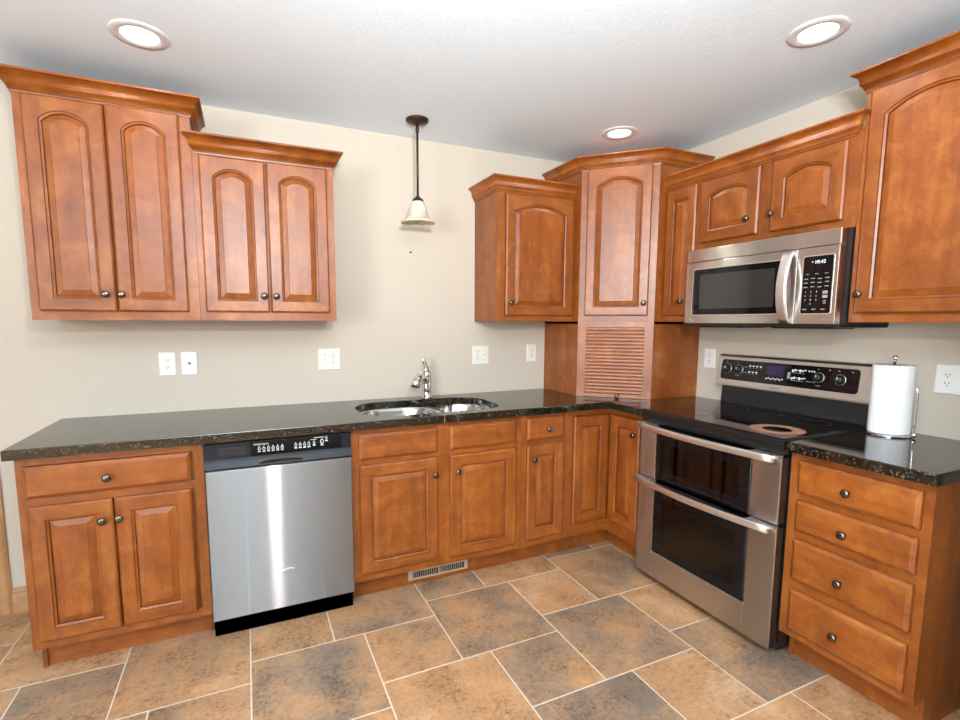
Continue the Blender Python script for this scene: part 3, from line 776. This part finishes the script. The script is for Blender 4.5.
mb = MB(); on_con(mb, .310, .372, 1.036, 1.048, GOLDBADGE, .0022)
b_ = mb.build('badge', bp_, label='small silver maker badge'); mb = MB(); mb.text('MAYTAG', .0105, .341, yg(1.042)-.0022, 1.0415, CHARC); mb.build('lettering', b_)
# oven doors
def oven_door(z0, z1, gz0, gz1, wz0, wz1, topopen, name):
    """stainless door with a black glass centre and a tinted window"""
    ga, gb = .116, .640; wa, wb = ga+.055, gb-.052; mb = MB(); y0, y1 = -.615, FXR
    def plate(x0, x1, za, zb): mb.box(x0, x1, y1+.009, y1, za, zb, STEEL, .003); mb.box(x0+.001, x1-.001, y0, y1+.009, za+.001, zb-.001, BLACK)
    plate(.001, ga, z0, z1); plate(gb, WRG-.001, z0, z1)
    if gz0 > z0+.01: plate(ga-.002, gb+.002, z0, gz0)
    for za in (z0+.001, z1-.016): mb.box(ga-.02, gb+.02, y0+.0005, y0+.006, za, za+.015, STEEL)
    d = mb.build('oven_door', c, label='stainless door with black glass centre')
    mb = MB()
    def ins(e): return rrect(ga+.0005+e, gb-.0005-e, gz0+.0005+e, gz1-e, .012, 4)
    wo = rrect(wa, wb, wz0, wz1, .010, 4)
    mb.loops([[(x, y0, z) for x, z in ins(0)], [(x, y1-.001, z) for x, z in ins(0)], [(x, y1-.003, z) for x, z in ins(.003)], [(x, y1-.003, z) for x, z in wo], [(x, y1+.004, z) for x, z in wo], [(x, y0, z) for x, z in wo]], GLASSB)
    mb.build('glass_surround', d, label='black glass')
    mb = MB(); mb.loops([[(x, y1+.0005, z) for x, z in wo], [(x, y1-.0015, z) for x, z in wo]], PANE, True, True); mb.build('window_pane', d)
    # edge trim along the glass
    mb = MB(); mb.box(ga-.004, ga, y1-.004, y1+.002, gz0, gz1, SATIN); mb.box(gb, gb+.0025, y1-.0005, y1+.002, gz0, gz1, BLACKP)
    if gz0 > z0+.01: mb.box(ga-.004, gb+.003, y1-.004, y1+.002, gz0-.004, gz0, SATIN)
    mb.build('edge_trim', d)
    # handle: bowed bar on two end brackets
    zh = z1-.004; mb = MB(); n = 16
    pts = [(.018+(WRG-.036)*i/n, FXR-.030-.030*math.sin(PI*i/n), zh) for i in range(n+1)]
    mb.tube(pts, 0, SATIN, 16, True, (.008, .0145)); h = mb.build('handle', d, label='bowed satin metal handle')
    mb = MB()
    for xa, xb in ((.002, .112), (WRG-.118, WRG-.003)):
        mb.prism([(xa, FXR+.01), (xa, FXR-.024), (xb, FXR-.045), (xb, FXR+.01)] if xa < .3 else [(xa, FXR+.01), (xa, FXR-.045), (xb, FXR-.024), (xb, FXR+.01)], 'z', zh+.004, zh+.014, SATIN)
    mb.build('handle_bracket', d)
oven_door(.572, .846, .573, .846, .625, .770, True, 'upper')
oven_door(.040, .556, .182, .556, .228, .478, True, 'lower')

# ================================================================ MICROWAVE (faces -x)
WMW = .756; YM = -.919
c = thing('microwave_oven', 'stainless over-the-range microwave hung under the short two-door cabinet', 'microwave', (0, YM, 1.358), -PI/2)
zb, zt = 0, .396; FM = -.392
mb = MB(); mb.box(0, WMW, -.004, -.352, .004, zt, BLACKP); mb.build('case', c)
mb = MB(); mb.box(.001, WMW-.001, -.352, FM+.004, .332, zt, STEELMW, .004)
for i in range(2): mb.box(.02, WMW-.02, -.353, FM+.012, zt-.0005, zt+.0005, BLACKP)
mb.build('vent_grille', c, label='brushed stainless top strip')
mb = MB()
xa, xs = .001, .588
wo = rrect(.050, .528, .058, .290, .010, 4)
fo = [(xa, .012), (xs, .012), (xs, .329), (xa, .329)]
def fo_ring(y, e=0):
    # outline with as many points as the window outline
    pts = []
    cs = [(xa+e, .012+e), (xs-e, .012+e), (xs-e, .329-e), (xa+e, .329-e)]
    for q in cs: pts += [(q[0], y, q[1])]*5
    return pts
P = lambda pts, y: [(p[0], y, p[1]) for p in pts]
mb.loops([fo_ring(-.354), fo_ring(FM+.003), fo_ring(FM, .003), P(wo, FM), P(wo, FM+.006)], STEELMW)
bmesh.ops.remove_doubles(mb.bm, verts=mb.bm.verts[:], dist=1e-6)
d = mb.build('door', c, label='brushed stainless door')
mb = MB(); mb.loops([P(wo, FM+.008), P(wo, FM+.0035)], GLASSB, True, True); g_ = mb.build('window', d, label='black glass window')
mb = MB(); panel(mb, rrect(.088, .490, .088, .262, .006, 3), FM+.0035, FM+.0030, MWIN, .0002); mb.build('mesh_screen', g_)
mb = MB(); o1 = rrect(.046, .532, .054, .294, .013, 4)
mb.loops([P(o1, FM+.001), P(o1, FM-.0012), P(wo, FM-.0012), P(wo, FM+.004)], SATIN); mb.build('window_trim', d)
mb = MB(); n = 14
pts = [(.552+.006*math.sin(PI*i/n), FM-.002-.047*math.sin(PI*i/n)**.8, .016+.306*i/n) for i in range(n+1)]
rings = []
for i, p in enumerate(pts):
    p = Vector(p); t = (Vector(pts[min(i+1, n)])-Vector(pts[max(i-1, 0)])).normalized(); sx = Vector((1, 0, 0)); nn = sx.cross(t).normalized()
    hw, hh = .022, .008
    rings.append([p+sx*hw*math.copysign(abs(math.cos(a))**.5, math.cos(a))+nn*hh*math.copysign(abs(math.sin(a))**.5, math.sin(a)) for a in [2*PI*k/16 for k in range(16)]])
mb.loops(rings, SATIN, True, True, True); mb.build('handle', d, label='bowed satin metal handle')
mb = MB(); mb.lathe([(.008, 0), (.008, .0006), (.0, .0006)], (.036, FM, .032), GREYP, '-y', 16); mb.text('LG', .019, .048, FM, .032, GREYP, 'LEFT'); mb.build('lettering', d)
mb = MB(); mb.box(.590, WMW-.001, -.354, FM, .012, .329, STEELMW, .003); cp = mb.build('control_section', c, label='brushed stainless control section')
mb = MB(); panel(mb, rrect(.617, .735, .057, .293, .008, 4), FM+.001, FM-.0015, GLASSB, .0008); kp = mb.build('keypad', cp, label='black keypad')
mb = MB(); o1 = rrect(.613, .739, .053, .297, .011, 4); o3 = rrect(.617, .735, .057, .293, .008, 4)
mb.loops([P(o1, FM+.001), P(o1, FM-.001), P(o3, FM-.001), P(o3, FM+.001)], SATIN); mb.build('keypad_trim', cp)
mb = MB(); mb.text('10:42', .020, .684, FM-.0015, .268, CLOCK); mb.box(.652, .655, FM-.0019, FM-.0012, .268, .272, CLOCK); mb.build('clock', kp, label='lit clock digits')
mb = MB(); y = FM-.0015
def k_(x, z, w_=.014, h_=.0025, m=GREYP): mb.box(x-w_/2, x+w_/2, y-.0004, y+.0004, z-h_/2, z+h_/2, m)
for q in range(3): k_(.636+q*.038, .220)
for z in (.200, .184, .166):
    for q in range(4): k_(.632+q*.028, z+.002*(q % 2), .016, .0035)
for q, s in enumerate('1234567890'):
    mb.text(s, .010, .634+(q % 3)*.022 if q < 9 else .656, y, .146-(q//3)*.0165, PRINT)
for z in (.143, .126): k_(.712, z, .020, .012)
for z in (.108, .099): k_(.712, z, .012, .004)
for q in range(3): k_(.634+q*.037, .074, .016, .004)
mb.build('keys', kp)
mb = MB(); mb.text('OK', .007, .715, FM, .034, GREYP); mb.bm.clear(); k_(.714, .034, .012, .004, GREYP)
for v in mb.bm.verts: v.co.y += .0013
mb.build('model_mark', cp)
mb = MB(); mb.box(.0, WMW, -.006, FM+.012, -.003, .011, BLACK, .003)
mb.box(.05, .30, -.15, -.33, -.008, -.003, CHARC); mb.box(.45, .70, -.15, -.33, -.008, -.003, CHARC); mb.build('bottom_plate', c)

# ================================================================ SMALL THINGS
# paper towels on an upright holder
TX, TY = -.140, -1.775
c = thing('paper_towel_holder', 'chrome wire paper towel stand holding the white roll on the short countertop', 'holder', (TX, TY, ZC))
mb = MB(); mb.lathe([(.078, .0005), (.078, .004), (.070, .008), (.010, .010), (.0, .010)], (0, 0, 0), CHROME, 'z', 32); mb.build('base', c)
mb = MB(); mb.tube([(0, 0, .009), (0, 0, .312)], .005, CHROME, 10); mb.lathe([(.0, .311), (.008, .313), (.009, .321), (.006, .328), (0, .330)], (0, 0, 0), CHROME, 'z', 14); mb.build('post', c)
mb = MB(); mb.tube([(.010, -.0775, .006), (.010, -.0825, .06), (.010, -.0825, .18), (.010, -.078, .20), (.010, -.074, .205)], .0032, CHROME, 8); mb.lathe([(0, .0), (.007, .002), (.009, .009), (.006, .016), (0, .018)], (.010, -.082, .004), CHROME, 'z', 12); mb.build('tension_arm', c)
mb = MB(); z0, z1 = .0105, .290; n = 48; R = .0685
def spiral(z, e=0):
    out = []
    for i in range(n):
        a = 2*PI*i/n; rr = R-e+.0025*(i/n)
        out.append((rr*math.cos(a+2.6), rr*math.sin(a+2.6), z))
    return out
def ring(r_, z): return [(r_*math.cos(2*PI*i/n+2.6), r_*math.sin(2*PI*i/n+2.6), z) for i in range(n)]
mb.loops([ring(.021, z0), spiral(z0, .003), spiral(z0+.003), spiral(z1-.003), spiral(z1, .003), ring(.021, z1)], PAPER, smooth=False)
mb.loops([ring(.021, z1), ring(.0195, z1), ring(.0195, z0), ring(.021, z0)], CARD)
# the loose outer sheet, its top corner folded down
sh = []
for i in range(9):
    a = 2.55+i*.09; rr = R+.0035+.006*max(0, (2.9-a))
    sh.append((rr*math.cos(a), rr*math.sin(a)))
mb.loops([[(x, y, z0+.001) for x, y in sh], [(x, y, z1-.004-.020*max(0, 1-i/3)) for i, (x, y) in enumerate(sh)]], PAPER, cyclic=False)
roll = mb.build('paper_towel_roll'); roll.location = (TX, TY, ZC)
tag(roll, 'white paper towel roll standing on end beside the range', 'paper towels')

# pendant lamp over the sink
PX, PY = -1.682, -.272
c = thing('pendant_lamp', 'bronze pendant lamp with a bell-shaped frosted glass shade above the sink', 'lamp', (PX, PY, H))
mb = MB(); mb.lathe([(.0, -.030), (.010, -.029), (.022, -.024), (.050, -.018), (.060, -.010), (.061, -.0005)], (0, 0, 0), BRONZE, 'z', 32); mb.build('ceiling_canopy', c)
mb = MB(); mb.tube([(0, 0, -.025), (0, 0, -.405)], .0062, BRONZE, 12); mb.lathe([(.006, -.065), (.0095, -.062), (.0095, -.045), (.006, -.028)], (0, 0, 0), BRONZE, 'z', 16); mb.build('stem', c)
mb = MB(); mb.lathe([(.006, -.392), (.011, -.395), (.015, -.402), (.026, -.408), (.030, -.414), (.030, -.420), (.0, -.420)], (0, 0, 0), BRONZE, 'z', 28); mb.build('socket_cap', c)
mb = MB()
out_p = [(.027, -.4205), (.036, -.428), (.044, -.442), (.049, -.460), (.052, -.478), (.056, -.494), (.064, -.508), (.077, -.518), (.088, -.523), (.093, -.529), (.092, -.536)]
in_p = [(r_-.004, h) for r_, h in reversed(out_p)]
mb.lathe(out_p+in_p, (0, 0, 0), SHADE, 'z', 40, cap=False); mb.build('lamp_shade', c, label='frosted cream glass shade')
mb = MB(); mb.lathe([(.012, -.421), (.013, -.440), (.022, -.462), (.028, -.482), (.026, -.498), (.016, -.510), (0, -.514)], (0, 0, 0), PLATE, 'z', 24); mb.build('light_bulb', c, label='white unlit bulb')

# recessed ceiling lights
RL = [(-2.872, -.590, 'recessed ceiling light above the tall two-door wall cabinet'), (-.594, -1.650, 'recessed ceiling light above the microwave'), (-.585, -.575, 'recessed ceiling light in front of the diagonal corner cabinet')]
def recessed(x, y, label):
    c = thing('ceiling_light', label, 'ceiling light', (x, y, H), 0, 'recessed ceiling lights')
    mb = MB(); mb.lathe([(.098, -.0005), (.098, -.003), (.094, -.0055), (.080, -.007), (.066, -.006), (.063, -.003), (.063, -.0005)], (0, 0, 0), TRIMRING, 'z', 40, cap=False); mb.build('trim_ring', c, label='white trim ring')
    mb = MB(); mb.lathe([(.0628, -.001), (.0628, -.0035), (.05, -.0045), (.0, -.005)], (0, 0, 0), LENS, 'z', 40, cap=False); mb.build('lens', c, label='lit lens')
    a = area('downlight', (x, y, H-.02), (x, y, 0), .12, .12, 1.2, (1, .94, .86), 'DISK'); a['kind'] = 'helper'
for a in RL: recessed(*a)

# wall plates
def plate_thing(name, label, loc, rz, wd, ht, gangs, mat=PLATE, group='wall plates'):
    """gangs: list of 'duplex' | 'decora' | 'switch' | 'jack' """
    c = thing(name, label, 'wall plate', loc, rz, group)
    mb = MB(); R = lambda e, y: [(x, y, z) for x, z in rrect(-wd/2+e, wd/2-e, -ht/2+e, ht/2-e, .004, 2)]
    mb.loops([R(0, -.0005), R(0, -.003), R(.002, -.0055), R(.005, -.0065)], mat, True, True); mb.build('cover_plate', c)
    n = len(gangs)
    for i, g in enumerate(gangs):
        cx = (i-(n-1)/2)*.046
        if g in ('duplex', 'decora'):
            for s in (-1, 1):
                mb = MB(); cz = s*(.0195 if g == 'duplex' else .017)
                if g == 'duplex': panel(mb, rrect(cx-.0165, cx+.0165, cz-.014, cz+.014, .010, 4), -.006, -.0078, mat, .0006)
                else: panel(mb, rrect(cx-.0165, cx+.0165, cz-.0165, cz+.0165, .002, 2), -.006, -.0076, mat, .0006)
                for sx, hh in ((-.006, .0042), (.006, .0036)): mb.box(cx+sx-.0012, cx+sx+.0012, -.0082, -.0074, cz+.003-hh, cz+.003+hh, SLOT)
                mb.lathe([(.0024, 0), (.0024, .0006), (0, .0006)], (cx, -.0076, cz-.0075), SLOT, '-y', 10)
                mb.build('receptacle', c)
            if g == 'duplex':
                mb = MB(); mb.lathe([(.003, 0), (.003, .0008), (0, .001)], (cx, -.0064, 0), GREYP, '-y', 10); mb.build('screw', c)
        elif g == 'switch':
            mb = MB(); panel(mb, rrect(cx-.006, cx+.006, -.013, .013, .001, 2), -.006, -.0075, mat, .0004)
            mb.prism([(-.007, -.006), (-.0075, .002), (-.018, .009), (-.019, .005), (-.0085, -.006)], 'x', cx-.004, cx+.004, mat); mb.build('toggle', c)
            for z in (-.030, .030):
                mb = MB(); mb.lathe([(.0028, 0), (.0028, .0008), (0, .001)], (cx, -.0064, z), GREYP, '-y', 10); mb.build('screw', c)
        elif g == 'jack':
            mb = MB(); mb.box(cx-.007, cx+.007, -.0075, -.006, -.006, .006, GREYP); mb.box(cx-.0045, cx+.0045, -.0079, -.0074, -.004, .003, SLOT); mb.build('jack', c)
            for z in (-.040, .040):
                mb = MB(); mb.lathe([(.0028, 0), (.0028, .0008), (0, .001)], (cx, -.0064, z), mat, '-y', 10); mb.build('screw', c)
    return c
ZO = 1.161
plate_thing('wall_outlet', 'white single outlet beside the phone jack plate under the tallest wall cabinet', (-2.926, 0, ZO), 0, .073, .118, ['decora'])
plate_thing('phone_jack', 'white plate with a small dark jack, next to an outlet below the wall cabinets', (-2.829, 0, ZO), 0, .073, .118, ['jack'])
plate_thing('wall_outlet', 'cream double plate with switch and outlet, below the end of the shorter two-door cabinet', (-2.131, 0, ZO), 0, .122, .120, ['switch', 'duplex'], PLATE_SHADE)
plate_thing('wall_outlet', 'cream double plate with outlet and switch on the wall past the faucet', (-1.174, 0, ZO), 0, .118, .120, ['duplex', 'switch'], PLATE_SHADE)
plate_thing('wall_outlet', 'cream single outlet next to the appliance garage above the sink counter', (-.790, 0, 1.166), 0, .074, .118, ['duplex'], PLATE_SHADE)
plate_thing('wall_outlet', 'white outlet between the appliance garage and the range console', (0, -.772, 1.160), -PI/2, .078, .116, ['duplex'])
plate_thing('wall_outlet', 'white outlet on the wall beside the paper towel roll', (0, -1.894, 1.152), -PI/2, .082, .118, ['decora'])

# nail left in the wall under the pendant
mb = MB(); mb.lathe([(.002, 0), (.002, .010), (.006, .0105), (.006, .013), (0, .0135)], (0, 0, 0), BRONZE, '-y', 10)
o = mb.build('wall_nail'); o.location = (-1.643, 0, 1.786); tag(o, 'small dark nail in the bare wall below the pendant lamp', 'nail')

# toe-kick heating register
c = thing('heating_register', 'beige metal heating register in the toe kick below the sink cabinet', 'vent', (-1.668, -.526, .053))
mb = MB(); wd, ht = .171, .0285
def rr(w_, h_, y): return [(-w_, y, -h_), (w_, y, -h_), (w_, y, h_), (-w_, y, h_)]
mb.loops([rr(wd, ht, -.0003), rr(wd, ht, -.006), rr(wd-.004, ht-.003, -.010), rr(wd-.024, ht-.011, -.010), rr(wd-.024, ht-.011, -.004)], VENTM); mb.build('frame', c)
mb = MB(); mb.box(-wd+.022, wd-.022, -.0012, -.0006, -ht+.009, ht-.009, SLOT); mb.build('duct_opening', c, label='dark opening')
mb = MB(); mb.box(-.004, .004, -.009, -.0014, -ht+.010, ht-.010, VENTM)
for i in range(11):
    x = -wd+.030+i*.0122
    mb.prism([(x, -.002), (x+.0012, -.0075), (x+.0024, -.0075), (x+.0012, -.002)], 'z', -ht+.010, ht-.010, VENTM)
for i in range(11):
    x = .008+i*.0122
    mb.prism([(x+.004, -.002), (x, -.009), (x+.004, -.009), (x+.0075, -.002)], 'z', -ht+.010, ht-.010, VENTM)
mb.build('louvres', c)
